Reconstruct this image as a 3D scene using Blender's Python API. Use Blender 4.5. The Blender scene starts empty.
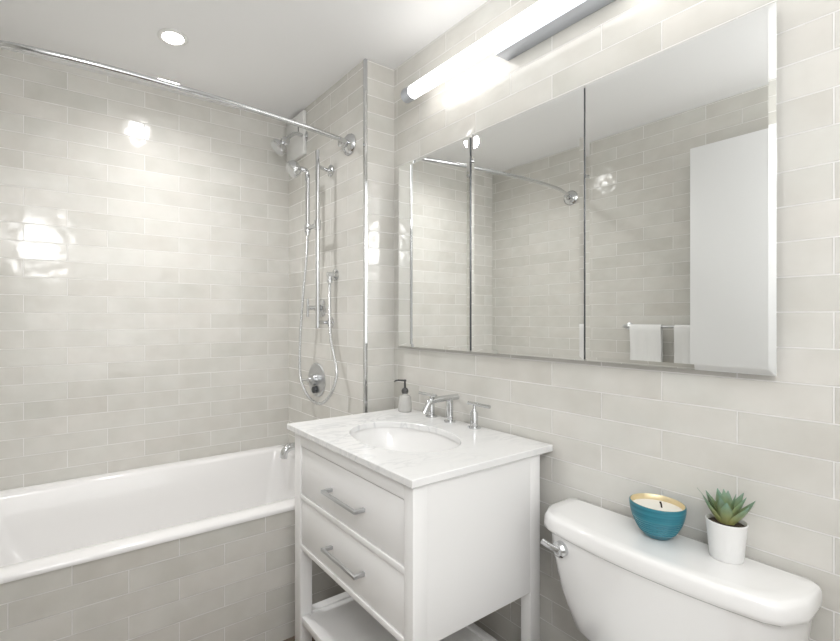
import bpy, bmesh, math, random
from mathutils import Vector, Matrix
random.seed(7)
PI = math.pi
H = 1.27                      # camera height above the floor
SC = bpy.context.scene
COL = SC.collection

# ------------------------------------------------------------------ camera
TH = 0.5817
cam_d = bpy.data.cameras.new('camera')
cam = bpy.data.objects.new('camera', cam_d)
COL.objects.link(cam)
cam.location = (-1.33, 0, H)
cam.rotation_euler = (PI / 2, 0, -TH)
cam_d.sensor_width = 36
cam_d.lens = 36 * 457.15 / 840
cam_d.shift_x = (420 - 355.1) / 840
cam_d.shift_y = -(320.5 - 318.03) / 840
cam_d.clip_start = 0.02
SC.camera = cam

# ------------------------------------------------------------------ exposure, world, light levels
SC.view_settings.view_transform = 'Standard'
SC.view_settings.look = 'None'
SC.view_settings.gamma = 1.0
SC.view_settings.use_curve_mapping = False
SC.view_settings.exposure = 0.18
W = bpy.data.worlds.new('world')
SC.world = W
W.use_nodes = True
W.node_tree.nodes['Background'].inputs[0].default_value = (1.0, 0.985, 0.96, 1)
W.node_tree.nodes['Background'].inputs[1].default_value = 0.6
TUBE_POWER = 3.8
SPOT_POWER = 12.0
def area_light(name, loc, rot, sx, sy, power, col):
    l = bpy.data.lights.new(name, 'AREA'); l.shape = 'ELLIPSE' if sx == sy else 'RECTANGLE'
    l.size = sx; l.size_y = sy; l.energy = power; l.color = col
    o = bpy.data.objects.new(name, l); COL.objects.link(o)
    o.location = loc; o.rotation_euler = rot
    return o
# downlight over the tub, added fill lights behind the camera (corner and rear wall), daylight from the hall through the doorway (world)
sp = bpy.data.lights.new('tub_downlight', 'SPOT'); sp.energy = 21.0; sp.color = (1.0, 0.99, 0.985)
sp.spot_size = math.radians(168); sp.spot_blend = 1.0; sp.shadow_soft_size = 0.045
so = bpy.data.objects.new('tub_downlight', sp); COL.objects.link(so); so.location = (-0.919, 2.0, H + 1.11)
sp2 = bpy.data.lights.new('tub_downlight_beam', 'SPOT'); sp2.energy = 24.0; sp2.color = sp.color
sp2.spot_size = math.radians(95); sp2.spot_blend = 1.0; sp2.shadow_soft_size = 0.045
so2 = bpy.data.objects.new('tub_downlight_beam', sp2); COL.objects.link(so2); so2.location = (-0.919, 2.0, H + 1.11)
area_light('rear_fill_light', (-0.92, -0.47, 1.45), (PI / 2, 0, 0), 1.2, 1.5, 6.5, (0.985, 0.995, 1.0))  # added soft fill from behind the camera, set before the made-up window
lp = bpy.data.lights.new('corner_fill_light', 'POINT'); lp.energy = 23.0; lp.color = (1.0, 0.995, 1.0); lp.shadow_soft_size = 0.215  # added fill light with no fixture, brightens the room from the corner
lo = bpy.data.objects.new('corner_fill_light', lp); COL.objects.link(lo); lo.location = (-1.48, -0.28, H + 0.72)

# ------------------------------------------------------------------ materials
def new_mat(name):
    m = bpy.data.materials.new(name)
    m.use_nodes = True
    nt = m.node_tree
    return m, nt, nt.nodes['Principled BSDF']

def mat(name, col, rough=0.5, metal=0.0, coat=0.0, emit=None, es=0.0, bump=0.0, bscale=50.0, trans=0.0, var=0.0):
    m, nt, b = new_mat(name)
    b.inputs['Base Color'].default_value = (*col, 1)
    b.inputs['Roughness'].default_value = rough
    b.inputs['Metallic'].default_value = metal
    b.inputs['Coat Weight'].default_value = coat
    b.inputs['Coat Roughness'].default_value = 0.04
    b.inputs['Transmission Weight'].default_value = trans
    if emit:
        b.inputs['Emission Color'].default_value = (*emit, 1)
        b.inputs['Emission Strength'].default_value = es
    if bump or var:
        tc = nt.nodes.new('ShaderNodeTexCoord')
        nz = nt.nodes.new('ShaderNodeTexNoise')
        nz.inputs['Scale'].default_value = bscale
        nz.inputs['Detail'].default_value = 3
        nt.links.new(tc.outputs['Object'], nz.inputs['Vector'])
        if bump:
            bp = nt.nodes.new('ShaderNodeBump')
            bp.inputs['Strength'].default_value = bump
            bp.inputs['Distance'].default_value = 0.002
            nt.links.new(nz.outputs['Fac'], bp.inputs['Height'])
            nt.links.new(bp.outputs['Normal'], b.inputs['Normal'])
        if var:
            mx = nt.nodes.new('ShaderNodeMix'); mx.data_type = 'RGBA'
            mx.inputs[6].default_value = (*[c * (1 - var) for c in col], 1)
            mx.inputs[7].default_value = (*[min(1, c * (1 + var)) for c in col], 1)
            nt.links.new(nz.outputs['Fac'], mx.inputs[0])
            nt.links.new(mx.outputs[2], b.inputs['Base Color'])
    return m

TILE_A = (0.605, 0.594, 0.560)     # greyer tiles
TILE_B = (0.748, 0.739, 0.715)     # lighter tiles
GROUT = (0.86, 0.85, 0.83)

def tile_mat(name, axis, u0, w, z0, h, ca=TILE_A, cb=TILE_B, grout=GROUT, rough=0.13, wave=1.0):
    """hand-glazed subway tile, running bond, laid in world units on an upright wall"""
    m, nt, b = new_mat(name)
    N, L = nt.nodes.new, nt.links.new
    geo = N('ShaderNodeNewGeometry')
    sep = N('ShaderNodeSeparateXYZ'); L(geo.outputs['Position'], sep.inputs[0])
    au = N('ShaderNodeMath'); au.operation = 'SUBTRACT'; L(sep.outputs[axis], au.inputs[0]); au.inputs[1].default_value = u0
    az = N('ShaderNodeMath'); az.operation = 'SUBTRACT'; L(sep.outputs['Z'], az.inputs[0]); az.inputs[1].default_value = z0
    cmb = N('ShaderNodeCombineXYZ'); L(au.outputs[0], cmb.inputs[0]); L(az.outputs[0], cmb.inputs[1])
    br = N('ShaderNodeTexBrick')
    br.offset = 0.5; br.offset_frequency = 2; br.squash = 1.0
    L(cmb.outputs[0], br.inputs['Vector'])
    br.inputs['Color1'].default_value = (0, 0, 0, 1)
    br.inputs['Color2'].default_value = (1, 1, 1, 1)
    br.inputs['Mortar'].default_value = (0.5, 0.5, 0.5, 1)
    br.inputs['Scale'].default_value = 1.0
    br.inputs['Mortar Size'].default_value = 0.0018
    br.inputs['Mortar Smooth'].default_value = 0.35
    br.inputs['Bias'].default_value = 0.0
    br.inputs['Brick Width'].default_value = w
    br.inputs['Row Height'].default_value = h
    # cloudy glaze, shifted per tile so that every tile has its own clouds
    sh = N('ShaderNodeVectorMath'); sh.operation = 'MULTIPLY_ADD'
    L(br.outputs['Color'], sh.inputs[0]); sh.inputs[1].default_value = (37.0, 19.0, 53.0)
    L(cmb.outputs[0], sh.inputs[2])
    cl = N('ShaderNodeTexNoise'); cl.inputs['Scale'].default_value = 9.0; cl.inputs['Detail'].default_value = 3.0
    L(sh.outputs[0], cl.inputs['Vector'])
    mx = N('ShaderNodeMix'); mx.data_type = 'RGBA'
    ad = N('ShaderNodeMath'); ad.operation = 'MULTIPLY_ADD'
    L(cl.outputs['Fac'], ad.inputs[0]); ad.inputs[1].default_value = 1.1; ad.inputs[2].default_value = -0.30
    ad2 = N('ShaderNodeMath'); ad2.operation = 'MULTIPLY_ADD'; ad2.use_clamp = True
    L(br.outputs['Color'], ad2.inputs[0]); ad2.inputs[1].default_value = 0.4; L(ad.outputs[0], ad2.inputs[2])
    mx.inputs[6].default_value = (*ca, 1); mx.inputs[7].default_value = (*cb, 1)
    L(ad2.outputs[0], mx.inputs[0])
    # faint warm / green drift of the glaze
    cl2 = N('ShaderNodeTexNoise'); cl2.inputs['Scale'].default_value = 5.0; cl2.inputs['Detail'].default_value = 2.0
    L(sh.outputs[0], cl2.inputs['Vector'])
    tint = N('ShaderNodeMix'); tint.data_type = 'RGBA'
    tint.inputs[6].default_value = (1.0, 0.970, 0.945, 1); tint.inputs[7].default_value = (0.972, 0.992, 0.975, 1)
    L(cl2.outputs['Fac'], tint.inputs[0])
    mul = N('ShaderNodeMix'); mul.data_type = 'RGBA'; mul.blend_type = 'MULTIPLY'; mul.inputs[0].default_value = 1.0
    L(mx.outputs[2], mul.inputs[6]); L(tint.outputs[2], mul.inputs[7])
    fin = N('ShaderNodeMix'); fin.data_type = 'RGBA'
    L(br.outputs['Fac'], fin.inputs[0]); L(mul.outputs[2], fin.inputs[6]); fin.inputs[7].default_value = (*grout, 1)
    L(fin.outputs[2], b.inputs['Base Color'])
    rg = N('ShaderNodeMath'); rg.operation = 'MULTIPLY_ADD'
    L(br.outputs['Fac'], rg.inputs[0]); rg.inputs[1].default_value = 0.5; rg.inputs[2].default_value = rough
    L(rg.outputs[0], b.inputs['Roughness'])
    # bump: sunken grout and a gently wavy glaze
    wv = N('ShaderNodeTexNoise'); wv.inputs['Scale'].default_value = 14.0; wv.inputs['Detail'].default_value = 1.0
    L(sh.outputs[0], wv.inputs['Vector'])
    hm = N('ShaderNodeMath'); hm.operation = 'MULTIPLY_ADD'
    L(br.outputs['Fac'], hm.inputs[0]); hm.inputs[1].default_value = -0.3
    sc = N('ShaderNodeMath'); sc.operation = 'MULTIPLY'; L(wv.outputs['Fac'], sc.inputs[0]); sc.inputs[1].default_value = 1.5 * wave
    L(sc.outputs[0], hm.inputs[2])
    bp = N('ShaderNodeBump'); bp.inputs['Strength'].default_value = 1.0; bp.inputs['Distance'].default_value = 0.0016
    L(hm.outputs[0], bp.inputs['Height']); L(bp.outputs['Normal'], b.inputs['Normal'])
    b.inputs['IOR'].default_value = 1.5
    return m

M = {}
M['tile_mirror'] = tile_mat('tile_mirror_wall', 'Y', 0.876 - 0.1583, 0.3166, -0.2168 + H, 0.0765)
M['tile_back'] = tile_mat('tile_tub_long_wall', 'X', -1.444, 0.3276, 0.1027 + H, 0.0792)
M['tile_end'] = tile_mat('tile_shower_wall', 'Y', 2.49, 0.3276, 0.1027 + H, 0.0792)
M['tile_pier'] = tile_mat('tile_pier_face', 'X', 0.0, 0.3166, -0.2168 + H, 0.0765)
M['tile_front'] = tile_mat('tile_tub_apron', 'X', -1.443, 0.3166, -0.826 + H, 0.0765)
M['tile_left'] = tile_mat('tile_left_wall', 'Y', 0.7177, 0.3166, -0.2168 + H, 0.0765)
M['ceiling'] = mat('ceiling_paint', (0.90, 0.90, 0.90), 0.7, bump=0.05, bscale=120)
M['plaster'] = mat('white_plaster', (0.80, 0.80, 0.79), 0.6, bump=0.05, bscale=90)
M['floor'] = tile_mat('floor_stone', 'X', 0.0, 0.6, 0.0, 0.3, (0.20, 0.16, 0.125), (0.27, 0.22, 0.175), (0.3, 0.26, 0.22), 0.25, 0.1)
M['white_paint'] = mat('white_lacquer', (0.90, 0.895, 0.888), 0.32, bump=0.03, bscale=60)
M['door_paint'] = mat('door_white_paint', (0.87, 0.875, 0.88), 0.38, bump=0.02, bscale=60)
M['porcelain'] = mat('white_porcelain', (0.88, 0.875, 0.865), 0.10, coat=0.6)
M['enamel'] = mat('tub_enamel', (0.86, 0.85, 0.84), 0.12, coat=0.5)
M['chrome'] = mat('polished_chrome', (0.64, 0.65, 0.66), 0.07, 1.0)
M['nickel'] = mat('brushed_nickel', (0.60, 0.61, 0.62), 0.28, 1.0)
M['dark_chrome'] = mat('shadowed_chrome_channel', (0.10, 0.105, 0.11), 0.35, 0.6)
M['dark_metal'] = mat('gunmetal_pump', (0.10, 0.10, 0.10), 0.3, 0.8)
M['mirror'] = mat('silvered_glass', (0.93, 0.94, 0.93), 0.0, 1.0)
M['steel_strip'] = mat('satin_steel', (0.60, 0.63, 0.69), 0.32, 1.0)
M['tube'] = mat('glowing_acrylic_tube', (0.9, 0.9, 0.9), 0.4, emit=(1.0, 0.985, 0.965), es=TUBE_POWER)
M['lens'] = mat('glowing_lens', (0.9, 0.9, 0.9), 0.4, emit=(1.0, 0.965, 0.91), es=SPOT_POWER)
M['white_plastic'] = mat('white_plastic', (0.80, 0.80, 0.78), 0.35)
M['towel'] = mat('white_terry', (0.86, 0.86, 0.85), 0.95, bump=0.9, bscale=420)
M['wax'] = mat('cream_wax', (0.88, 0.86, 0.80), 0.5, var=0.03, bscale=40)
M['wick'] = mat('burnt_wick', (0.03, 0.025, 0.02), 0.9)
M['gold'] = mat('gold_leaf', (0.78, 0.66, 0.42), 0.4, 0.6, bump=0.2, bscale=150)
M['soil'] = mat('dark_soil', (0.06, 0.045, 0.03), 0.95, bump=1.0, bscale=300)
M['pot'] = mat('white_ceramic', (0.84, 0.84, 0.83), 0.35)
M['black'] = mat('black_rubber', (0.02, 0.02, 0.02), 0.6)

def make_teal():
    m, nt, b = new_mat('teal_glaze')
    N, L = nt.nodes.new, nt.links.new
    tc = N('ShaderNodeTexCoord'); mp = N('ShaderNodeMapping'); mp.inputs['Scale'].default_value = (4, 4, 160)
    nz = N('ShaderNodeTexNoise'); nz.inputs['Scale'].default_value = 1.0; nz.inputs['Detail'].default_value = 3
    L(tc.outputs['Object'], mp.inputs[0]); L(mp.outputs[0], nz.inputs['Vector'])
    cr = N('ShaderNodeValToRGB')
    cr.color_ramp.elements[0].position = 0.3; cr.color_ramp.elements[0].color = (0.012, 0.13, 0.19, 1)
    cr.color_ramp.elements[1].position = 0.75; cr.color_ramp.elements[1].color = (0.05, 0.27, 0.33, 1)
    L(nz.outputs['Fac'], cr.inputs[0]); L(cr.outputs[0], b.inputs['Base Color'])
    b.inputs['Roughness'].default_value = 0.28
    bp = N('ShaderNodeBump'); bp.inputs['Strength'].default_value = 0.4; bp.inputs['Distance'].default_value = 0.001
    L(nz.outputs['Fac'], bp.inputs['Height']); L(bp.outputs['Normal'], b.inputs['Normal'])
    return m
M['teal'] = make_teal()

def make_marble():
    m, nt, b = new_mat('white_veined_marble')
    N, L = nt.nodes.new, nt.links.new
    geo = N('ShaderNodeNewGeometry')
    mp = N('ShaderNodeMapping'); mp.inputs['Rotation'].default_value = (0.3, 0.5, 0.6); mp.inputs['Scale'].default_value = (1.0, 2.2, 1.0)
    L(geo.outputs['Position'], mp.inputs[0])
    n1 = N('ShaderNodeTexNoise'); n1.inputs['Scale'].default_value = 5.0; n1.inputs['Detail'].default_value = 8; n1.inputs['Distortion'].default_value = 1.6
    L(mp.outputs[0], n1.inputs['Vector'])
    c1 = N('ShaderNodeValToRGB')
    e = c1.color_ramp.elements
    e[0].position = 0.44; e[0].color = (0.86, 0.86, 0.855, 1)
    e[1].position = 0.56; e[1].color = (0.86, 0.86, 0.855, 1)
    v = c1.color_ramp.elements.new(0.50); v.color = (0.64, 0.65, 0.66, 1)
    L(n1.outputs['Fac'], c1.inputs[0])
    n2 = N('ShaderNodeTexNoise'); n2.inputs['Scale'].default_value = 2.6; n2.inputs['Detail'].default_value = 4
    L(mp.outputs[0], n2.inputs['Vector'])
    c2 = N('ShaderNodeValToRGB')
    c2.color_ramp.elements[0].position = 0.42; c2.color_ramp.elements[0].color = (0, 0, 0, 1)
    c2.color_ramp.elements[1].position = 0.72; c2.color_ramp.elements[1].color = (0.85, 0.85, 0.85, 1)
    L(n2.outputs['Fac'], c2.inputs[0])
    mx = N('ShaderNodeMix'); mx.data_type = 'RGBA'
    mx.inputs[6].default_value = (0.85, 0.85, 0.845, 1)
    L(c2.outputs[0], mx.inputs[0]); L(c1.outputs[0], mx.inputs[7])
    L(mx.outputs[2], b.inputs['Base Color'])
    b.inputs['Roughness'].default_value = 0.16
    return m
M['marble'] = make_marble()

def make_leaf():
    m, nt, b = new_mat('succulent_leaf')
    N, L = nt.nodes.new, nt.links.new
    at = N('ShaderNodeAttribute'); at.attribute_name = 'along'
    cr = N('ShaderNodeValToRGB')
    e = cr.color_ramp.elements
    e[0].position = 0.0; e[0].color = (0.50, 0.48, 0.16, 1)
    e[1].position = 1.0; e[1].color = (0.22, 0.36, 0.28, 1)
    k = e.new(0.62); k.color = (0.24, 0.33, 0.17, 1)
    L(at.outputs['Fac'], cr.inputs[0])
    tc = N('ShaderNodeTexCoord'); nz = N('ShaderNodeTexNoise'); nz.inputs['Scale'].default_value = 60
    L(tc.outputs['Object'], nz.inputs['Vector'])
    mx = N('ShaderNodeMix'); mx.data_type = 'RGBA'; mx.blend_type = 'MULTIPLY'; mx.inputs[0].default_value = 0.5
    L(cr.outputs[0], mx.inputs[6]); L(nz.outputs['Color'], mx.inputs[7])
    mx.inputs[0].default_value = 0.25
    L(mx.outputs[2], b.inputs['Base Color'])
    b.inputs['Roughness'].default_value = 0.45
    return m
M['leaf'] = make_leaf()

def make_hose():
    m, nt, b = new_mat('ribbed_chrome_hose')
    N, L = nt.nodes.new, nt.links.new
    b.inputs['Base Color'].default_value = (0.70, 0.71, 0.72, 1); b.inputs['Metallic'].default_value = 1.0
    b.inputs['Roughness'].default_value = 0.22
    tc = N('ShaderNodeTexCoord'); wv = N('ShaderNodeTexWave'); wv.bands_direction = 'Z'
    wv.inputs['Scale'].default_value = 60
    L(tc.outputs['Object'], wv.inputs['Vector'])
    bp = N('ShaderNodeBump'); bp.inputs['Strength'].default_value = 0.6; bp.inputs['Distance'].default_value = 0.002
    L(wv.outputs['Fac'], bp.inputs['Height']); L(bp.outputs['Normal'], b.inputs['Normal'])
    return m
M['hose'] = make_hose()

def make_bottle():
    m, nt, b = new_mat('frosted_grey_glass')
    N, L = nt.nodes.new, nt.links.new
    b.inputs['Base Color'].default_value = (0.66, 0.655, 0.63, 1)
    b.inputs['Roughness'].default_value = 0.2
    b.inputs['Transmission Weight'].default_value = 0.25
    tc = N('ShaderNodeTexCoord'); nz = N('ShaderNodeTexNoise'); nz.inputs['Scale'].default_value = 70
    L(tc.outputs['Object'], nz.inputs['Vector'])
    bp = N('ShaderNodeBump'); bp.inputs['Strength'].default_value = 0.2; bp.inputs['Distance'].default_value = 0.001
    L(nz.outputs['Fac'], bp.inputs['Height']); L(bp.outputs['Normal'], b.inputs['Normal'])
    return m
M['bottle'] = make_bottle()

# ------------------------------------------------------------------ mesh helpers
class MB:
    """collects shapes (world coordinates) that become ONE mesh"""
    def __init__(self):
        self.bm = bmesh.new()
    def box(self, x0, x1, y0, y1, z0, z1, bevel=0.0, seg=2):
        r = bmesh.ops.create_cube(self.bm, size=1.0)
        vs = r['verts']
        for v in vs:
            v.co = Vector(((x0 + x1) / 2 + v.co.x * (x1 - x0), (y0 + y1) / 2 + v.co.y * (y1 - y0), (z0 + z1) / 2 + v.co.z * (z1 - z0)))
        if bevel > 0:
            es = list({e for v in vs for e in v.link_edges})
            bmesh.ops.bevel(self.bm, geom=es, offset=bevel, segments=seg, profile=0.5, affect='EDGES', clamp_overlap=True)
        return self
    def tube(self, pts, r, seg=16, caps=True):
        """round bar swept along a path; r a number or one per point"""
        pts = [Vector(p) for p in pts]
        n = len(pts)
        rs = r if isinstance(r, (list, tuple)) else [r] * n
        rings = []
        t0 = (pts[1] - pts[0]).normalized()
        up = Vector((0, 0, 1)) if abs(t0.z) < 0.9 else Vector((1, 0, 0))
        u = t0.cross(up).normalized()
        for i, p in enumerate(pts):
            if i == 0: t = pts[1] - pts[0]
            elif i == n - 1: t = pts[-1] - pts[-2]
            else: t = (pts[i + 1] - pts[i]).normalized() + (pts[i] - pts[i - 1]).normalized()
            t.normalize()
            u = (u - t * u.dot(t)).normalized()
            w = t.cross(u)
            rings.append([self.bm.verts.new(p + (u * math.cos(a) + w * math.sin(a)) * rs[i]) for a in [2 * PI * k / seg for k in range(seg)]])
        for a, b in zip(rings, rings[1:]):
            for k in range(seg):
                self.bm.faces.new((a[k], a[(k + 1) % seg], b[(k + 1) % seg], b[k]))
        if caps:
            self.bm.faces.new(rings[0][::-1]); self.bm.faces.new(rings[-1])
        return self
    def lathe(self, o, axis, prof, seg=32, sx=1.0, sy=1.0):
        """prof: (radius, distance along axis) pairs; closed with caps where radius > 0 at the ends"""
        o = Vector(o); a = Vector(axis).normalized()
        up = Vector((0, 0, 1)) if abs(a.z) < 0.9 else Vector((1, 0, 0))
        u = a.cross(up).normalized(); w = a.cross(u)
        rings = []
        for r, h in prof:
            if r < 1e-6:
                rings.append([self.bm.verts.new(o + a * h)])
            else:
                rings.append([self.bm.verts.new(o + a * h + u * (r * sx * math.cos(2 * PI * k / seg)) + w * (r * sy * math.sin(2 * PI * k / seg))) for k in range(seg)])
        for A, B in zip(rings, rings[1:]):
            if len(A) == 1 and len(B) == 1: continue
            for k in range(seg):
                k2 = (k + 1) % seg
                if len(A) == 1: self.bm.faces.new((A[0], B[k2], B[k]))
                elif len(B) == 1: self.bm.faces.new((A[k], A[k2], B[0]))
                else: self.bm.faces.new((A[k], A[k2], B[k2], B[k]))
        if len(rings[0]) > 1: self.bm.faces.new(rings[0][::-1])
        if len(rings[-1]) > 1: self.bm.faces.new(rings[-1])
        return self
    def loft(self, rings, cap0=True, cap1=True):
        """rings: lists of points of equal length"""
        R = [[self.bm.verts.new(Vector(p)) for p in ring] for ring in rings]
        n = len(R[0])
        for A, B in zip(R, R[1:]):
            for k in range(n):
                self.bm.faces.new((A[k], A[(k + 1) % n], B[(k + 1) % n], B[k]))
        if cap0: self.bm.faces.new(R[0][::-1])
        if cap1: self.bm.faces.new(R[-1])
        return self

def build(name, mb, material, parent=None, smooth=35, kind=None, origin=None):
    bm = mb.bm
    bmesh.ops.recalc_face_normals(bm, faces=bm.faces[:])
    off = Vector((0, 0, 0))
    if parent is not None:
        p = parent
        while p is not None:
            off += p.location; p = p.parent
    elif origin is not None:
        off = Vector(origin)
    for v in bm.verts: v.co -= off
    me = bpy.data.meshes.new(name)
    bm.to_mesh(me); bm.free()
    if smooth:
        for p in me.polygons: p.use_smooth = True
        me.set_sharp_from_angle(angle=math.radians(smooth))
    me.materials.append(material)
    o = bpy.data.objects.new(name, me)
    COL.objects.link(o)
    if parent is not None: o.parent = parent
    elif origin is not None: o.location = origin
    if kind: o['kind'] = kind
    return o

def thing(name, label, cat, loc, group=None):
    o = bpy.data.objects.new(name, None)
    COL.objects.link(o)
    o.empty_display_size = 0.05
    o.location = loc
    o['label'] = label; o['category'] = cat
    if group: o['group'] = group
    return o

def tag(o, label, cat, group=None):
    o['label'] = label; o['category'] = cat
    if group: o['group'] = group
    return o

def struct(name, mb, material, smooth=0):
    return build(name, mb, material, None, smooth, 'structure')

def arc(c, r, a0, a1, n, e1, e2):
    c, e1, e2 = Vector(c), Vector(e1), Vector(e2)
    return [c + e1 * (r * math.cos(a0 + (a1 - a0) * i / n)) + e2 * (r * math.sin(a0 + (a1 - a0) * i / n)) for i in range(n + 1)]

def rrect(x0, x1, y0, y1, r, z, n=8):
    """rounded rectangle outline; r one radius or (x1y1, x0y1, x0y0, x1y0)"""
    rr = r if isinstance(r, (list, tuple)) else [r] * 4
    cs = [(x1 - rr[0], y1 - rr[0], 0, rr[0]), (x0 + rr[1], y1 - rr[1], PI / 2, rr[1]), (x0 + rr[2], y0 + rr[2], PI, rr[2]), (x1 - rr[3], y0 + rr[3], 1.5 * PI, rr[3])]
    out = []
    for cx, cy, a, q in cs:
        for i in range(n + 1):
            t = a + PI / 2 * i / n
            out.append(Vector((cx + q * math.cos(t), cy + q * math.sin(t), z)))
    return out

def spline(pts, n=8):
    P = [Vector(p) for p in pts]
    P = [P[0] * 2 - P[1]] + P + [P[-1] * 2 - P[-2]]
    out = []
    for i in range(1, len(P) - 2):
        a, b, c, d = P[i - 1:i + 3]
        for k in range(n):
            t = k / n
            out.append(0.5 * ((2 * b) + (c - a) * t + (2 * a - 5 * b + 4 * c - d) * t * t + (3 * b - a - 3 * c + d) * t ** 3))
    out.append(P[-2])
    return out

# ------------------------------------------------------------------ the room
CEIL = 1.165 + H
YB = 2.49          # long wall behind the tub
YP = 1.69          # face of the pier
XP = -0.165        # shower wall
XL = -1.70         # left wall
YF = -0.50         # wall behind the camera
T = 0.10

struct('floor', MB().box(XL - T, T, YF - T, YB + T, -0.08, 0), M['floor'])
# floor tiles are laid flat: re-map from upright to level
nt = M['floor'].node_tree
for n in nt.nodes:
    if n.type == 'MATH' and n.operation == 'SUBTRACT':
        for l in list(n.inputs[0].links):
            if l.from_socket.name == 'Z':
                nt.links.new(l.from_node.outputs['Y'], n.inputs[0])
CAN = (-0.919, 2.0)
struct('ceiling', MB().box(XL - T, T, YF - T, YB + T, CEIL, CEIL + 0.08), M['ceiling'])
struct('wall_right', MB().box(0, T, YF - T, YP, 0, CEIL), M['tile_mirror'])
struct('wall_pier', MB().box(XP + 0.012, T, YP, YP + 0.012, 0, CEIL), M['tile_pier'])
struct('wall_shower', MB().box(XP, T, YP + 0.012, YB, 0, CEIL), M['tile_end'])
struct('wall_back', MB().box(XL - T, T, YB, YB + T, 0, CEIL), M['tile_back'])
struct('wall_front', MB().box(XL - T, T, YF - T, YF, 0, CEIL), M['plaster'])
win = struct('added_window_1', MB().box(-1.58, -0.26, YF, YF + 0.022, 0.64, 2.26, 0.004), M['white_paint'])  # made-up window, out of view, added to go with the rear fill light
build('added_window_pane', MB().box(-1.52, -0.32, YF + 0.0215, YF + 0.0235, 0.70, 2.20), M['white_plastic'], win)
# left wall with the doorway beside the camera
DY0, DY1, DZ = -0.44, 0.30, 2.20
struct('wall_left', MB().box(XL - T, XL, DY1, YB, 0, CEIL).box(XL - T, XL, YF, DY0, 0, CEIL).box(XL - T, XL, DY0, DY1, DZ, CEIL), M['tile_left'])
# tiled front of the tub
struct('wall_tub_front', MB().box(XL, 0.0, 1.66, 1.678, 0, -0.762 + H), M['tile_front'])
# bright metal edge strip on the pier's corner
struct('trim_1', MB().box(XP - 0.003, XP + 0.012, YP - 0.003, YP + 0.012, 0.0, CEIL, 0.002), M['chrome'])
# door casing and door leaf folded back against the left wall
struct('trim_2', MB().box(XL, XL + 0.015, DY0 - 0.05, DY0, 0, DZ + 0.05, 0.003).box(XL, XL + 0.015, DY0, DY1, DZ, DZ + 0.05, 0.003), M['white_paint'])
d = struct('door_1', MB().box(-1.615, -1.575, 0.315, 1.062, 0.012, 0.908 + H, 0.002), M['door_paint'], 30)
hb = MB().lathe((-1.575, 1.0, 0.94), (1, 0, 0), [(0.027, 0), (0.027, 0.006), (0.010, 0.012), (0.010, 0.03), (0.024, 0.04), (0.027, 0.052), (0.018, 0.062), (0, 0.064)], 24)
build('door_knob', hb, M['chrome'], d)

# ------------------------------------------------------------------ bathtub
def make_tub():
    t = thing('bathtub', 'long white alcove bathtub behind the tiled front', 'bathtub', (-0.93, 2.08, 0))
    zt = -0.744 + H
    b = MB()
    x0, x1, y0, y1 = XL + 0.002, XP - 0.002, 1.6515, YB - 0.002
    def ring(dx0, dx1, dy0, dy1, r, z):
        return rrect(x0 + dx0, x1 - dx1, y0 + dy0, y1 - dy1, r, z, 10)
    rings = [ring(0, 0, 0, 0, 0.004, zt - 0.018), ring(0, 0, 0, 0, 0.004, zt - 0.006), ring(0.004, 0.004, 0.005, 0.004, 0.006, zt),
             ring(0.085, 0.075, 0.070, 0.055, 0.05, zt + 0.001), ring(0.094, 0.083, 0.080, 0.064, 0.05, zt - 0.004),
             ring(0.100, 0.088, 0.088, 0.070, 0.05, zt - 0.016),
             ring(0.14, 0.10, 0.105, 0.085, 0.08, zt - 0.16), ring(0.20, 0.12, 0.125, 0.105, 0.10, zt - 0.30),
             ring(0.26, 0.16, 0.16, 0.14, 0.10, zt - 0.36), ring(0.34, 0.24, 0.22, 0.20, 0.10, zt - 0.375)]
    b.loft(rings, cap0=False, cap1=True)
    build('tub_shell', b, M['enamel'], t, 50)
    f = MB().loft([rrect(x0 + 0.01, x1 - 0.01, 1.70, y1 - 0.02, 0.02, 0.0, 4), rrect(x0 + 0.01, x1 - 0.01, 1.70, y1 - 0.02, 0.02, 0.10, 4)])
    build('tub_base', f, M['enamel'], t)
    ov = MB().lathe((XP - 0.124, 2.08, zt - 0.10), (-1, 0, 0), [(0.034, 0), (0.034, 0.006), (0.02, 0.010), (0, 0.010)], 24)
    build('overflow_plate', ov, M['chrome'], t)
    dr = MB().lathe((-0.55, 2.08, zt - 0.376), (0, 0, 1), [(0.03, 0), (0.03, 0.004), (0.02, 0.006), (0, 0.006)], 24)
    build('drain', dr, M['chrome'], t)
make_tub()

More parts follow.
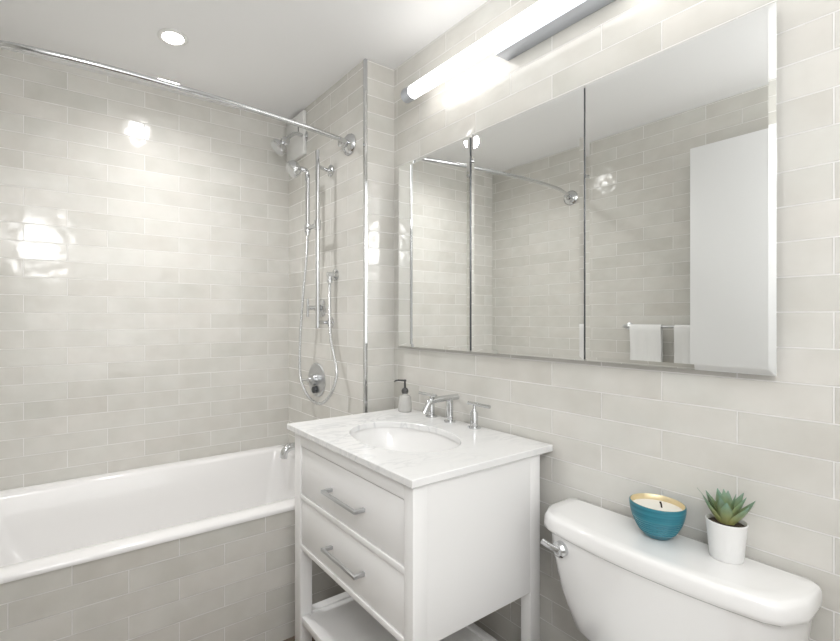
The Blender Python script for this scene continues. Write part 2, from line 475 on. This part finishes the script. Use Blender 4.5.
# ------------------------------------------------------------------ vanity
FX, BX = -0.578, -0.058          # front plane, back plane
VY0, VY1 = 0.879, 1.555
ZT = -0.402 + H                  # counter surface
def make_vanity():
    t = thing('vanity_cabinet', 'white two-drawer vanity cabinet standing under the marble top', 'cabinet', (-0.29, 1.21, 0))
    zb, zc = -0.845 + H, ZT - 0.0225
    lw = 0.048
    # side panels, back, inner box
    b = MB()
    b.box(FX + 0.02, BX - 0.04, VY0 + 0.0006, VY0 + 0.02, zb, zc)
    b.box(FX + 0.02, BX - 0.04, VY1 - 0.02, VY1 - 0.002, zb, zc)
    b.box(BX - 0.03, BX - 0.012, VY0 + 0.02, VY1 - 0.02, zb, zc)
    b.box(FX + 0.035, BX - 0.03, VY0 + 0.02, VY1 - 0.02, zb, zb + 0.016)
    build('carcass', b, M['white_paint'], t)
    # legs: full height posts
    for x0 in (FX, BX - lw):
        for y0, w in ((VY0, 0.035), (VY1 - lw, lw)):
            build('leg', MB().box(x0, x0 + lw, y0, y0 + w, 0, zc, 0.0015), M['white_paint'], t)
    ya, yb = VY0 + 0.035, VY1 - lw
    # face rails
    build('top_rail', MB().box(FX, FX + 0.022, ya, yb, -0.467 + H, zc, 0.001), M['white_paint'], t)
    build('middle_rail', MB().box(FX, FX + 0.022, ya, yb, -0.662 + H, -0.644 + H, 0.001), M['white_paint'], t)
    build('bottom_rail', MB().box(FX, FX + 0.022, ya, yb, zb, -0.828 + H, 0.001), M['white_paint'], t)
    for z0, z1, zp in ((-0.644, -0.467, -0.560), (-0.828, -0.662, -0.747)):
        d = build('drawer', MB().box(FX + 0.004, FX + 0.024, ya + 0.0025, yb - 0.0025, z0 + H + 0.0025, z1 + H - 0.0035, 0.0015), M['white_paint'], t)
        p = MB()
        y0, y1, xo = 1.096, 1.294, FX - 0.030
        p.box(xo - 0.005, xo + 0.005, y0, y1, zp + H - 0.005, zp + H + 0.005, 0.0015)
        for yy in (y0 + 0.006, y1 - 0.006):
            p.box(xo, FX + 0.0045, yy - 0.006, yy + 0.006, zp + H - 0.0055, zp + H + 0.0055, 0.001)
        build('drawer_pull', p, M['nickel'], d)
    # open shelf between the legs
    zs = -1.092 + H
    for bx in ((FX + 0.004, FX + 0.034, ya, yb), (BX - 0.047, BX - 0.017, ya, yb),
               (FX + lw, BX - lw, VY1 - 0.040, VY1 - 0.008), (FX + lw, BX - lw, VY0 + 0.006, VY0 + 0.034)):
        build('shelf_rail', MB().box(*bx, zs - 0.028, zs, 0.0015), M['white_paint'], t)
    build('shelf', MB().box(FX + 0.034, BX - 0.047, VY0 + 0.034, VY1 - 0.040, zs - 0.024, zs - 0.008), M['white_paint'], t)
make_vanity()

def make_counter():
    t = thing('countertop', 'white marble countertop with grey veins and sunken oval basin', 'countertop', (-0.297, 1.227, ZT - 0.022))
    x0, x1, y0, y1 = -0.591, -0.008, 0.868, 1.597
    cx, cy, a, b = -0.33, 1.222, 0.168, 0.215
    n = 96
    def outer(s, z):
        out = []
        X0, X1, Y0, Y1 = x0 + s, x1 - s, y0 + s, y1 - s
        for k in range(n):
            th = 2 * PI * k / n
            c, q = math.cos(th), math.sin(th)
            tx = ((X1 - cx) if c > 0 else (X0 - cx)) / c if abs(c) > 1e-9 else 1e9
            ty = ((Y1 - cy) if q > 0 else (Y0 - cy)) / q if abs(q) > 1e-9 else 1e9
            r = min(tx, ty)
            out.append([cx + c * r, cy + q * r, z])
        for X in (X0, X1):           # put a vertex on each corner
            for Y in (Y0, Y1):
                k = min(range(n), key=lambda i: (out[i][0] - X) ** 2 + (out[i][1] - Y) ** 2)
                out[k] = [X, Y, z]
        return out
    def inner(s, z):
        return [(cx + (a + s) * math.cos(2 * PI * k / n), cy + (b + s) * math.sin(2 * PI * k / n), z) for k in range(n)]
    zb = ZT - 0.0215
    m = MB().loft([inner(0.0, zb), outer(0.002, zb), outer(0, zb + 0.002), outer(0, ZT - 0.002), outer(0.002, ZT), inner(0.002, ZT), inner(0, ZT - 0.002), inner(0, zb)], False, False)
    bmesh.ops.remove_doubles(m.bm, verts=m.bm.verts[:], dist=1e-5)
    build('marble_slab', m, M['marble'], t, 30)
    prof = [(1.09, -0.0), (1.09, -0.008), (1.05, -0.05), (0.85, -0.12), (0.45, -0.155), (0.10, -0.16)]
    inn = [(0.10, -0.148), (0.42, -0.143), (0.78, -0.112), (0.95, -0.055), (1.015, -0.012), (1.03, 0.0)]
    rg = [[(cx + a * f * math.cos(2 * PI * k / 64), cy + b * f * math.sin(2 * PI * k / 64), zb + h) for k in range(64)] for f, h in prof + inn]
    bs = MB().loft(rg + [rg[0]], False, False)
    # close the bottom
    bs.lathe((cx, cy, zb - 0.160), (0, 0, 1), [(0.0205, 0), (0.0205, 0.0125), (0, 0.0125)], 24)
    bmesh.ops.remove_doubles(bs.bm, verts=bs.bm.verts[:], dist=1e-5)
    basin = build('basin', bs, M['porcelain'], t, 60)
    build('basin_drain', MB().lathe((cx, cy, zb - 0.1475), (0, 0, 1), [(0.021, 0), (0.021, 0.003), (0.012, 0.005), (0, 0.005)], 24), M['chrome'], basin)
make_counter()

def make_faucet():
    z = ZT
    t = thing('faucet', 'chrome widespread faucet with a lever handle either side, behind the basin', 'faucet', (-0.05, 1.27, z))
    fl = lambda c, r: MB().lathe(c, (0, 0, 1), [(r, 0), (r, 0.004), (r * 0.82, 0.008), (0, 0.008)], 28)
    y = 1.276; x = -0.052
    body = fl((x, y, z), 0.023)
    body.lathe((x, y, z + 0.006), (0, 0, 1), [(0.0125, 0), (0.0125, 0.088), (0, 0.088)], 24)
    build('spout_post', body, M['chrome'], t)
    zc = z + 0.094
    pts = [(-0.012, y, zc), (-0.03, y, zc), (-0.10, y, zc), (-0.135, y, zc - 0.001)] + [tuple(p) for p in arc((-0.142, y, zc - 0.026), 0.025, PI / 2 + 0.1, PI - 0.55, 6, (1, 0, 0), (0, 0, 1))] + [(-0.177, y, zc - 0.030), (-0.186, y, zc - 0.046)]
    build('spout', MB().tube(pts, 0.0115, 20), M['chrome'], t)
    for yy, s in ((1.386, 1), (1.158, -1)):
        h = fl((-0.047, yy, z), 0.024)
        h.lathe((-0.047, yy, z + 0.006), (0, 0, 1), [(0.0135, 0), (0.0135, 0.05), (0.009, 0.058), (0.006, 0.064), (0.006, 0.078), (0, 0.078)], 24)
        hb = build('handle', h, M['chrome'], t)
        build('lever', MB().tube([(-0.047, yy - s * 0.030, z + 0.088), (-0.047, yy + s * 0.072, z + 0.088)], 0.0062, 16), M['chrome'], hb)
make_faucet()

def make_soap():
    c = (-0.068, 1.528, ZT)
    t = thing('soap_dispenser', 'grey glass soap dispenser with dark pump at far corner of countertop', 'soap dispenser', c)
    build('bottle', MB().lathe(c, (0, 0, 1), [(0.026, 0), (0.029, 0.003), (0.0285, 0.030), (0.0255, 0.060), (0.022, 0.068), (0.012, 0.072), (0.012, 0.080), (0, 0.080)], 28), M['bottle'], t)
    p = MB().lathe((c[0], c[1], c[2] + 0.077), (0, 0, 1), [(0.0125, 0), (0.0150, 0.006), (0.0150, 0.014), (0.011, 0.022), (0.0045, 0.026), (0.0045, 0.052), (0.0062, 0.053), (0.0062, 0.060), (0, 0.061)], 20)
    d = Vector((-0.52, 0.62, 0)).normalized()
    q = Vector((c[0], c[1], c[2] + 0.133))
    p.tube([q, q + d * 0.030, q + d * 0.042 - Vector((0, 0, 0.003)), q + d * 0.046 - Vector((0, 0, 0.008))], 0.0034, 10)
    build('pump', p, M['dark_metal'], t)
make_soap()

# ------------------------------------------------------------------ mirror cabinet
def make_mirror():
    t = thing('mirror_cabinet', 'frameless three-door mirrored cabinet on the tiled wall above vanity', 'mirror cabinet', (-0.015, 0.973, 0.28 + H))
    z0, z1 = -0.126 + H, 0.684 + H
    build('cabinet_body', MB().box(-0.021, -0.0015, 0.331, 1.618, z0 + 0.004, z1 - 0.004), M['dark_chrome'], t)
    e = [0.325, 0.7525, 1.1935, 1.623]
    gap = [0.0, 0.0026, 0.0050, 0.0]
    for i in range(3):
        ya, yb = e[i] + gap[i] , e[i + 1] - gap[i + 1]
        def rg(s, x):
            return [(x, ya + s, z0 + s), (x, yb - s, z0 + s), (x, yb - s, z1 - s), (x, ya + s, z1 - s)]
        m = MB().loft([rg(0, -0.0212), rg(0, -0.0270), rg(0.013, -0.0282)], True, True)
        build('mirror_door', m, M['mirror'], t, 0)
make_mirror()

# ------------------------------------------------------------------ vanity light bar
def make_light():
    t = thing('vanity_light', 'long glowing tube light with chrome cap on wall above mirror cabinet', 'wall light', (-0.04, 0.86, 0.93 + H))
    zc, x = 0.930 + H, -0.098
    y0, y1 = 0.20, 1.485
    build('diffuser_tube', MB().tube([(x, y0 + 0.045, zc), (x, y1 - 0.045, zc)], 0.0275, 28), M['tube'], t)
    for a, b in ((y0, y0 + 0.045), (y1 - 0.045, y1)):
        build('end_cap', MB().tube([(x, a, zc), (x, a + 0.002, zc), (x, b - 0.002, zc), (x, b, zc)], [0.027, 0.0295, 0.0295, 0.0285], 28), M['steel_strip'], t)
    build('back_plate', MB().box(-0.070, -0.0015, 0.645, 1.045, zc - 0.030, zc + 0.030, 0.002), M['steel_strip'], t)
make_light()

def make_can(i, x, y, label):
    t = thing('recessed_light', label, 'ceiling light', (x, y, CEIL))
    build('trim_ring', MB().lathe((x, y, CEIL), (0, 0, -1), [(0.043, 0.0005), (0.060, 0.0005), (0.060, 0.003), (0.050, 0.007), (0.043, 0.005), (0.043, 0.0005)], 40), M['white_plastic'], t)
    build('lens', MB().lathe((x, y, CEIL), (0, 0, -1), [(0.0425, 0.0008), (0.0425, 0.004), (0, 0.004)], 40), M['lens'], t)
make_can(0, CAN[0], CAN[1], 'round recessed light glowing in the ceiling above the bathtub')

# ------------------------------------------------------------------ shower fittings
def make_rod():
    t = thing('shower_curtain_rod', 'curved chrome shower curtain rod spanning above the bathtub', 'curtain rod', (-0.93, 1.815, 0.818 + H))
    z = 0.817 + H
    pts = spline([(XP - 0.012, 1.815, z), (-0.212, 1.788, z), (-0.33, 1.768, z + 0.001), (-0.459, 1.748, z + 0.002), (-0.69, 1.724, z + 0.004), (-0.93, 1.711, z + 0.006), (-1.18, 1.707, z + 0.007), (-1.40, 1.725, z + 0.009), (-1.55, 1.762, z + 0.01), (-1.65, 1.795, z + 0.01), (XL + 0.012, 1.815, z + 0.01)], 8)
    build('rod', MB().tube(pts, 0.0105, 18), M['chrome'], t)
    for x, s, ang in ((XP, -1, 0), (XL, 1, 0)):
        f = MB().lathe((x + s * 0.0008, 1.815, z + (0.01 if s > 0 else 0)), (s, 0, 0), [(0.048, 0), (0.051, 0.004), (0.046, 0.014), (0.030, 0.026), (0.0195, 0.028), (0.0195, 0.055), (0.0145, 0.058), (0, 0.058)], 32)
        build('flange', f, M['chrome'], t)
make_rod()

def make_slide_bar():
    x = -0.262; y = 1.956
    zt, zb = 0.815 + H, -0.050 + H
    t = thing('shower_slide_bar', 'vertical chrome slide bar for the hand shower on shower wall', 'shower bar', (XP, y, 0.4 + H))
    build('rail', MB().tube([(x, y, zb), (x, y, zb + 0.002), (x, y, zt - 0.002), (x, y, zt)], [0.009, 0.0105, 0.0105, 0.009], 18), M['chrome'], t)
    for zz in (0.741 + H, -0.022 + H):
        f = MB().lathe((XP - 0.0008, y + 0.035, zz), (-1, 0, 0), [(0.029, 0), (0.029, 0.006), (0.014, 0.013), (0.0095, 0.02), (0.0095, 0.03)], 24)
        f.tube([(XP - 0.028, y + 0.035, zz), (x + 0.02, y + 0.012, zz), (x, y, zz)], 0.0095, 14)
        build('wall_mount', f, M['chrome'], t)
    zs = 0.452 + H
    s = MB().lathe((x, y, zs - 0.022), (0, 0, 1), [(0.017, 0), (0.017, 0.044)], 20)
    s.tube([(x, y, zs), (x, y + 0.092, zs)], 0.011, 16)
    hold = [(0.0132, 0), (0.0175, 0), (0.019, 0.036), (0.0132, 0.036), (0.0132, 0)]
    s.loft([[(x + r * math.cos(2 * PI * k / 20), y + 0.105 + r * math.sin(2 * PI * k / 20), zs - 0.018 + h) for k in range(20)] for r, h in hold], False, False)
    build('slider', s, M['chrome'], t)
    return x, y + 0.105, zs
SX, SY, SZ = make_slide_bar()

def make_hand_shower():
    t = thing('hand_shower', 'chrome hand shower hanging in the holder of slide bar', 'hand shower', (SX, SY, SZ))
    top = 0.745 + H
    h = MB().tube(spline([(SX, SY, SZ - 0.035), (SX, SY, SZ + 0.06), (SX, SY, top - 0.05), (SX - 0.003, SY, top - 0.012), (SX - 0.018, SY, top), (SX - 0.05, SY + 0.01, top + 0.002)], 6), 0.0122, 16)
    build('wand', h, M['chrome'], t)
    c = Vector((SX - 0.055, SY + 0.012, top + 0.010))
    ax = Vector((-0.78, 0.20, -0.55)).normalized()
    hd = MB().lathe(c - ax * 0.012, ax, [(0.013, -0.004), (0.028, 0.003), (0.039, 0.014), (0.043, 0.030), (0.043, 0.046), (0.037, 0.052), (0, 0.052)], 32)
    build('spray_head', hd, M['chrome'], t)
make_hand_shower()

def make_hose_outlet():
    y, z = 1.944, 0.213 + H
    t = thing('shower_hose_outlet', 'chrome wall elbow feeding the shower hose beside the slide bar', 'hose outlet', (XP, y, z))
    f = MB().lathe((XP - 0.0008, y, z), (-1, 0, 0), [(0.028, 0), (0.028, 0.006), (0.016, 0.012), (0.013, 0.014), (0.013, 0.046), (0, 0.050)], 24)
    build('flange', f, M['chrome'], t)
    e = MB().lathe((XP - 0.036, y, z), (0, 0, -1), [(0.011, 0), (0.011, 0.022), (0.014, 0.024), (0.014, 0.04), (0, 0.04)], 18)
    build('elbow', e, M['chrome'], t)
    return (XP - 0.036, y, z - 0.042)
HO = make_hose_outlet()
hp = spline([HO, (HO[0] - 0.002, HO[1] - 0.002, HO[2] - 0.06), (-0.205, 1.935, 0.0 + H), (-0.212, 1.915, -0.10 + H), (-0.222, 1.862, -0.19 + H), (-0.228, 1.832, -0.26 + H), (-0.235, 1.862, -0.345 + H),
             (-0.238, 1.93, -0.405 + H), (-0.240, 2.0, -0.424 + H), (-0.245, 2.08, -0.405 + H), (-0.250, 2.145, -0.345 + H), (-0.252, 2.168, -0.27 + H), (-0.256, 2.155, -0.10 + H), (-0.260, 2.115, 0.12 + H), (SX, 2.075, 0.30 + H), (SX, SY, SZ - 0.040)], 10)
tag(build('shower_hose', MB().tube(hp, 0.0072, 12), M['hose'], None, 35, None, (XP, 2.0, 0.1 + H)), 'chrome metal shower hose looping down around the mixer valve', 'shower hose')

def make_showerhead():
    b = Vector((XP, 2.27, 1.005 + H))
    t = thing('fixed_showerhead', 'chrome fixed showerhead on short wall arm near the ceiling', 'showerhead', b)
    build('wall_flange', MB().lathe(b - Vector((0.0008, 0, 0)), (-1, 0, 0), [(0.030, 0), (0.030, 0.005), (0.014, 0.012), (0, 0.014)], 24), M['chrome'], t)
    arm = spline([b, b + Vector((-0.05, 0, 0.006)), b + Vector((-0.085, 0, -0.008)), b + Vector((-0.115, 0, -0.040))], 6)
    build('arm', MB().tube(arm, 0.0105, 16), M['chrome'], t)
    c = b + Vector((-0.115, 0, -0.042)); ax = Vector((-0.72, 0.10, -0.69)).normalized()
    hd = MB().lathe(c, ax, [(0.016, -0.008), (0.024, 0.004), (0.024, 0.022), (0.017, 0.030), (0.032, 0.044), (0.044, 0.056), (0.046, 0.074), (0.040, 0.080), (0, 0.080)], 32)
    build('spray_face', hd, M['chrome'], t)
make_showerhead()

def make_vent():
    y0, y1, z0, z1 = 2.258, 2.478, 0.905 + H, 1.146 + H
    t = thing('wall_vent', 'white square vent panel high on shower wall behind the fixed showerhead', 'vent', (XP, (y0 + y1) / 2, (z0 + z1) / 2))
    m = MB().box(XP - 0.022, XP - 0.0008, y0, y1, z0, z1, 0.003)
    build('panel', m, M['white_plastic'], t)
    build('latch_slot', MB().box(XP - 0.0235, XP - 0.021, y0 + 0.055, y0 + 0.063, 1.045 + H, 1.095 + H, 0.0005), M['dark_metal'], t)
make_vent()

def make_diverter():
    y, z = 2.086, 0.052 + H
    t = thing('diverter_valve', 'small chrome diverter valve on shower wall behind lower slide bar', 'shower valve', (XP, y, z))
    build('escutcheon', MB().lathe((XP - 0.0008, y, z), (-1, 0, 0), [(0.046, 0), (0.046, 0.004), (0.040, 0.009), (0.018, 0.012), (0.018, 0.035), (0.012, 0.038), (0.012, 0.085), (0, 0.085)], 32), M['chrome'], t)
    build('cross_lever', MB().tube([(XP - 0.083, y, z - 0.046), (XP - 0.083, y, z + 0.046)], 0.007, 14), M['chrome'], t)
make_diverter()

def make_mixer():
    y, z = 2.138, -0.327 + H
    t = thing('mixer_valve', 'round chrome mixer valve plate with lever inside the hose loop', 'shower valve', (XP, y, z))
    build('escutcheon', MB().lathe((XP - 0.0008, y, z), (-1, 0, 0), [(0.090, 0), (0.090, 0.003), (0.086, 0.007), (0.030, 0.010), (0.028, 0.012), (0.028, 0.032), (0.022, 0.036), (0, 0.036)], 48), M['nickel'], t)
    lv = MB().tube([(XP - 0.030, y, z + 0.0), (XP - 0.056, y, z + 0.002)], 0.014, 16)
    lv.tube([(XP - 0.050, y - 0.025, z + 0.004), (XP - 0.050, y + 0.075, z - 0.006)], 0.0075, 14)
    build('lever', lv, M['chrome'], t)
    build('temperature_knob', MB().lathe((XP - 0.006, y, z - 0.052), (-1, 0, 0), [(0.018, 0), (0.018, 0.018), (0.012, 0.022), (0, 0.022)], 20), M['dark_chrome'], t)
make_mixer()

def make_tub_spout():
    y, z = 2.24, -0.690 + H
    t = thing('tub_spout', 'chrome tub filler spout low on shower wall beside vanity', 'tub spout', (XP, y, z))
    build('flange', MB().lathe((XP - 0.0008, y, z), (-1, 0, 0), [(0.032, 0), (0.032, 0.005), (0.024, 0.009), (0, 0.009)], 24), M['chrome'], t)
    p = spline([(XP - 0.005, y, z), (XP - 0.06, y, z), (XP - 0.115, y, z - 0.004), (XP - 0.140, y, z - 0.022), (XP - 0.148, y, z - 0.055)], 6)
    build('spout', MB().tube(p, [0.021] * 8 + [0.020] * (len(p) - 8), 20), M['chrome'], t)
make_tub_spout()

# ------------------------------------------------------------------ toilet
def make_toilet():
    cy = 0.530
    zt = -0.542 + H
    t = thing('toilet', 'white porcelain toilet with a bow-fronted tank against the tiled wall', 'toilet', (-0.35, cy, 0))
    def out(xb, xf, hw, bow, r, z, n=24):
        """tank outline: straight back, rounded front corners, bowed front"""
        pts = []
        for i in range(n + 1):            # front edge from -y to +y, bowed towards -x
            s = -1 + 2 * i / n
            k = abs(s)
            x = xf - bow * (1 - s * s)
            y = cy + hw * s
            edge = max(0.0, (k - (1 - r / hw)) / (r / hw))
            x += r * (1 - math.sqrt(max(0, 1 - edge * edge)))
            pts.append(Vector((x, y, z)))
        for i in range(7):                # back right corner, back left corner
            a = PI / 2 * i / 6
            pts.append(Vector((xb - 0.02 + 0.02 * math.sin(a), cy + hw - 0.02 + 0.02 * math.cos(a), z)))
        for i in range(7):
            a = PI / 2 * i / 6
            pts.append(Vector((xb - 0.02 + 0.02 * math.cos(a), cy - hw + 0.02 - 0.02 * math.sin(a), z)))
        return pts
    hw = 0.277
    lid = MB().loft([out(-0.016, -0.176, hw - 0.008, 0.036, 0.052, zt - 0.048), out(-0.014, -0.181, hw - 0.001, 0.038, 0.056, zt - 0.042), out(-0.013, -0.182, hw, 0.038, 0.058, zt - 0.034),
                     out(-0.013, -0.180, hw - 0.001, 0.038, 0.058, zt - 0.012), out(-0.014, -0.177, hw - 0.005, 0.038, 0.056, zt - 0.004), out(-0.018, -0.171, hw - 0.012, 0.037, 0.054, zt - 0.0005), out(-0.026, -0.150, hw - 0.035, 0.035, 0.05, zt)])
    build('tank_lid', lid, M['porcelain'], t, 60)
    tank = MB().loft([out(-0.030, -0.125, 0.165, 0.030, 0.05, 0.395), out(-0.024, -0.140, 0.212, 0.032, 0.055, 0.43), out(-0.022, -0.155, 0.243, 0.036, 0.06, 0.52), out(-0.020, -0.166, 0.260, 0.038, 0.065, 0.61), out(-0.020, -0.172, 0.266, 0.040, 0.07, zt - 0.0475)])
    build('tank', tank, M['porcelain'], t, 60)
    # flush lever at the front left of the tank
    fx, fy, fz = -0.200, cy + 0.192, -0.620 + H
    fl = MB().lathe((fx + 0.016, fy, fz), (-1, 0, 0), [(0.020, 0), (0.020, 0.020), (0.014, 0.026), (0, 0.027)], 20)
    fl.tube([(fx - 0.006, fy - 0.004, fz), (fx - 0.011, fy + 0.020, fz + 0.003), (fx - 0.010, fy + 0.044, fz + 0.007)], [0.010, 0.0075, 0.0085], 14)
    build('flush_lever', fl, M['chrome'], t)
    # bowl, seat and foot (below the picture)
    def ell(cx, rx, ry, z, n=40, p=0.0):
        return [(cx + rx * math.cos(2 * PI * k / n), cy + ry * math.sin(2 * PI * k / n) * (1 - p * (1 - math.cos(2 * PI * k / n)) / 2), z) for k in range(n)]
    bowl = MB().loft([ell(-0.36, 0.20, 0.115, 0.0), ell(-0.36, 0.195, 0.108, 0.06), ell(-0.37, 0.20, 0.105, 0.16), ell(-0.40, 0.24, 0.14, 0.27), ell(-0.43, 0.26, 0.18, 0.36), ell(-0.43, 0.262, 0.185, 0.392),
                      ell(-0.43, 0.205, 0.130, 0.394), ell(-0.43, 0.18, 0.11, 0.33), ell(-0.42, 0.10, 0.07, 0.24)])
    bowl.box(-0.29, -0.022, cy - 0.16, cy + 0.16, 0.30, 0.394, 0.02)
    build('bowl', bowl, M['porcelain'], t, 50)
    build('seat_lid', MB().loft([ell(-0.43, 0.262, 0.188, 0.3955), ell(-0.43, 0.268, 0.192, 0.405), ell(-0.43, 0.266, 0.190, 0.425), ell(-0.43, 0.245, 0.172, 0.436), ell(-0.43, 0.10, 0.07, 0.440)]), M['white_plastic'], t, 50)
make_toilet()
LZ = -0.542 + H

def make_candle():
    c = (-0.078, 0.537, LZ + 0.0005)
    t = thing('candle_bowl', 'teal ceramic candle bowl with gold inner rim on toilet tank lid', 'candle', c)
    prof = [(0.0, 0.0), (0.024, 0.0), (0.028, 0.002), (0.036, 0.012)]
    for i in range(1, 13):               # ridged side
        f = i / 12
        r = 0.036 + (0.0595 - 0.036) * math.sin(f * PI / 2) ** 0.85
        z = 0.012 + 0.070 * f
        prof += [(r + 0.0004, z - 0.0018), (r - 0.0003, z)]
    prof += [(0.0590, 0.0835), (0.0575, 0.0840)]
    build('bowl', MB().lathe(c, (0, 0, 1), prof, 56), M['teal'], t, 50)
    ins = [(0.0576, 0.0837), (0.0570, 0.0843), (0.0562, 0.0837), (0.0551, 0.071), (0.0545, 0.064)]
    m = MB(); m.lathe(c, (0, 0, 1), ins, 56)
    m.bm.faces.ensure_lookup_table()
    bmesh.ops.delete(m.bm, geom=[f for f in m.bm.faces if len(f.verts) > 4], context='FACES')
    build('gold_lining', m, M['gold'], t, 50)
    wx = build('wax', MB().lathe(c, (0, 0, 1), [(0.0548, 0.0690), (0.0546, 0.0710), (0.050, 0.0705), (0, 0.0700)], 48), M['wax'], t, 50)
    w = Vector(c) + Vector((0.010, -0.006, 0.0695))
    build('wick', MB().tube([w, w + Vector((0.0, 0.001, 0.008)), w + Vector((0.001, 0.004, 0.014))], [0.0018, 0.002, 0.0026], 8), M['wick'], wx)
    return t
CB = make_candle()
# the bowl's mesh is open at the top: drop the lathe's cap
for ch in CB.children:
    if ch.name.startswith('bowl'):
        bm = bmesh.new(); bm.from_mesh(ch.data)
        bmesh.ops.delete(bm, geom=[f for f in bm.faces if len(f.verts) > 10 and f.calc_center_median().z > 0.05], context='FACES')
        bm.to_mesh(ch.data); bm.free()

def make_succulent():
    c = Vector((-0.062, 0.402, LZ + 0.0005))
    t = thing('potted_succulent', 'small green succulent in a white tapered pot on toilet tank lid', 'plant', c)
    prof = [(0.0, 0), (0.029, 0), (0.0305, 0.002), (0.0375, 0.082), (0.0378, 0.084), (0.0366, 0.085), (0.0350, 0.083), (0.0342, 0.074), (0.0, 0.073)]
    build('pot', MB().lathe(c, (0, 0, 1), prof, 48), M['pot'], t, 40)
    build('soil', MB().lathe(c, (0, 0, 1), [(0.0338, 0.0725), (0.0340, 0.077), (0.02, 0.080), (0, 0.081)], 32), M['soil'], t, 60)
    bm = bmesh.new()
    lay = bm.verts.layers.float.new('along')
    rnd = random.Random(11)
    def leaf(az, tilt, length, width, bend, base_r=0.006):
        d = Vector((math.cos(az), math.sin(az), 0)); up = Vector((0, 0, 1)); side = Vector((-math.sin(az), math.cos(az), 0))
        n = 9; rings = []
        p = c + Vector((0, 0, 0.078)) + d * base_r
        ang = tilt
        for i in range(n + 1):
            f = i / n
            w = width * (0.62 + 1.15 * f - 1.77 * f * f) if f < 1 else 0
            w = max(w, 0.0006)
            th = max(0.0005, width * 0.34 * (1 - f) ** 0.7)
            dirv = d * math.sin(ang) + up * math.cos(ang)
            nrm = d * math.cos(ang) - up * math.sin(ang)
            ring = []
            for k in range(8):
                a = 2 * PI * k / 8
                s, q = math.cos(a), math.sin(a)
                off = side * (w * s) + nrm * (th * q if q > 0 else th * q * 0.25) - nrm * (w * 0.28 * (s * s))
                v = bm.verts.new(p + off); v[lay] = f
                ring.append(v)
            rings.append(ring)
            p = p + dirv * (length / n)
            ang += bend / n
        for A, B in zip(rings, rings[1:]):
            for k in range(8):
                bm.faces.new((A[k], A[(k + 1) % 8], B[(k + 1) % 8], B[k]))
        bm.faces.new(rings[0][::-1]); bm.faces.new(rings[-1])
    for i in range(6):
        leaf(2 * PI * i / 6 + 0.25 + rnd.uniform(-.12, .12), 0.72 + rnd.uniform(-.12, .1), 0.068 + rnd.uniform(-.005, .006), 0.0160, -0.30, 0.007)
    for i in range(5):
        leaf(2 * PI * i / 5 + 0.7 + rnd.uniform(-.15, .15), 0.42 + rnd.uniform(-.08, .08), 0.076 + rnd.uniform(-.005, .006), 0.0160, 0.06, 0.006)
    for i in range(3):
        leaf(2 * PI * i / 3 + 0.5 + rnd.uniform(-.2, .2), 0.16 + rnd.uniform(-.05, .05), 0.074 + rnd.uniform(-.004, .006), 0.0135, 0.1, 0.004)
    leaf(2.25, 0.55, 0.090, 0.0035, 0.1, 0.006)
    h = MB(); h.bm.free(); h.bm = bm
    build('foliage', h, M['leaf'], t, 60)
make_succulent()

# ------------------------------------------------------------------ towel bar and towels (seen in the mirror)
BXX, BZ = -1.655, -0.050 + H
def make_towel_bar():
    t = thing('towel_bar', 'chrome towel bar on the left wall seen in the mirror', 'towel bar', (XL, 1.1, BZ))
    build('bar', MB().tube([(BXX, 0.80, BZ), (BXX, 1.446, BZ)], 0.0075, 14), M['nickel'], t)
    for y in (0.815, 1.430):
        build('bracket', MB().lathe((XL + 0.0008, y, BZ), (1, 0, 0), [(0.022, 0), (0.022, 0.006), (0.009, 0.012), (0.009, 0.040), (0.012, 0.044), (0.012, 0.052), (0, 0.054)], 22), M['nickel'], t)
make_towel_bar()
def make_towel(y0, y1, front, back, label):
    n = 14
    prof = []
    r = 0.0125
    for i in range(13): prof.append((BXX + r + 0.003 * math.sin(i * 0.7), BZ - front + (front - 0.0) * i / 12))
    for i in range(1, 8):
        a = PI * i / 8
        prof.append((BXX + r * math.cos(a), BZ + r * math.sin(a)))
    for i in range(13): prof.append((BXX - r, BZ - back * i / 12))
    bm = bmesh.new()
    rows = []
    for j in range(n + 1):
        y = y0 + (y1 - y0) * j / n
        wob = 0.0035 * math.sin(j * 1.3 + y0 * 9)
        rows.append([bm.verts.new((x + (wob * min(1, max(0, (BZ - z) / 0.15)) if x > BXX else 0), y + 0.004 * math.sin(z * 9) * max(0, (BZ - z)) * 2, z)) for x, z in prof])
    for A, B in zip(rows, rows[1:]):
        for k in range(len(prof) - 1):
            bm.faces.new((A[k], A[k + 1], B[k + 1], B[k]))
    bmesh.ops.recalc_face_normals(bm, faces=bm.faces[:])
    bmesh.ops.solidify(bm, geom=bm.faces[:], thickness=0.0045)
    h = MB(); h.bm.free(); h.bm = bm
    o = build('hand_towel', h, M['towel'], None, 60, None, (BXX, (y0 + y1) / 2, BZ))
    tag(o, label, 'towel', 'white towels on the towel bar')
make_towel(1.232, 1.402, 0.34, 0.30, 'white folded hand towel on the bar end away from the door')
make_towel(0.95, 1.164, 0.34, 0.30, 'white hand towel on the bar, half hidden behind the white door')
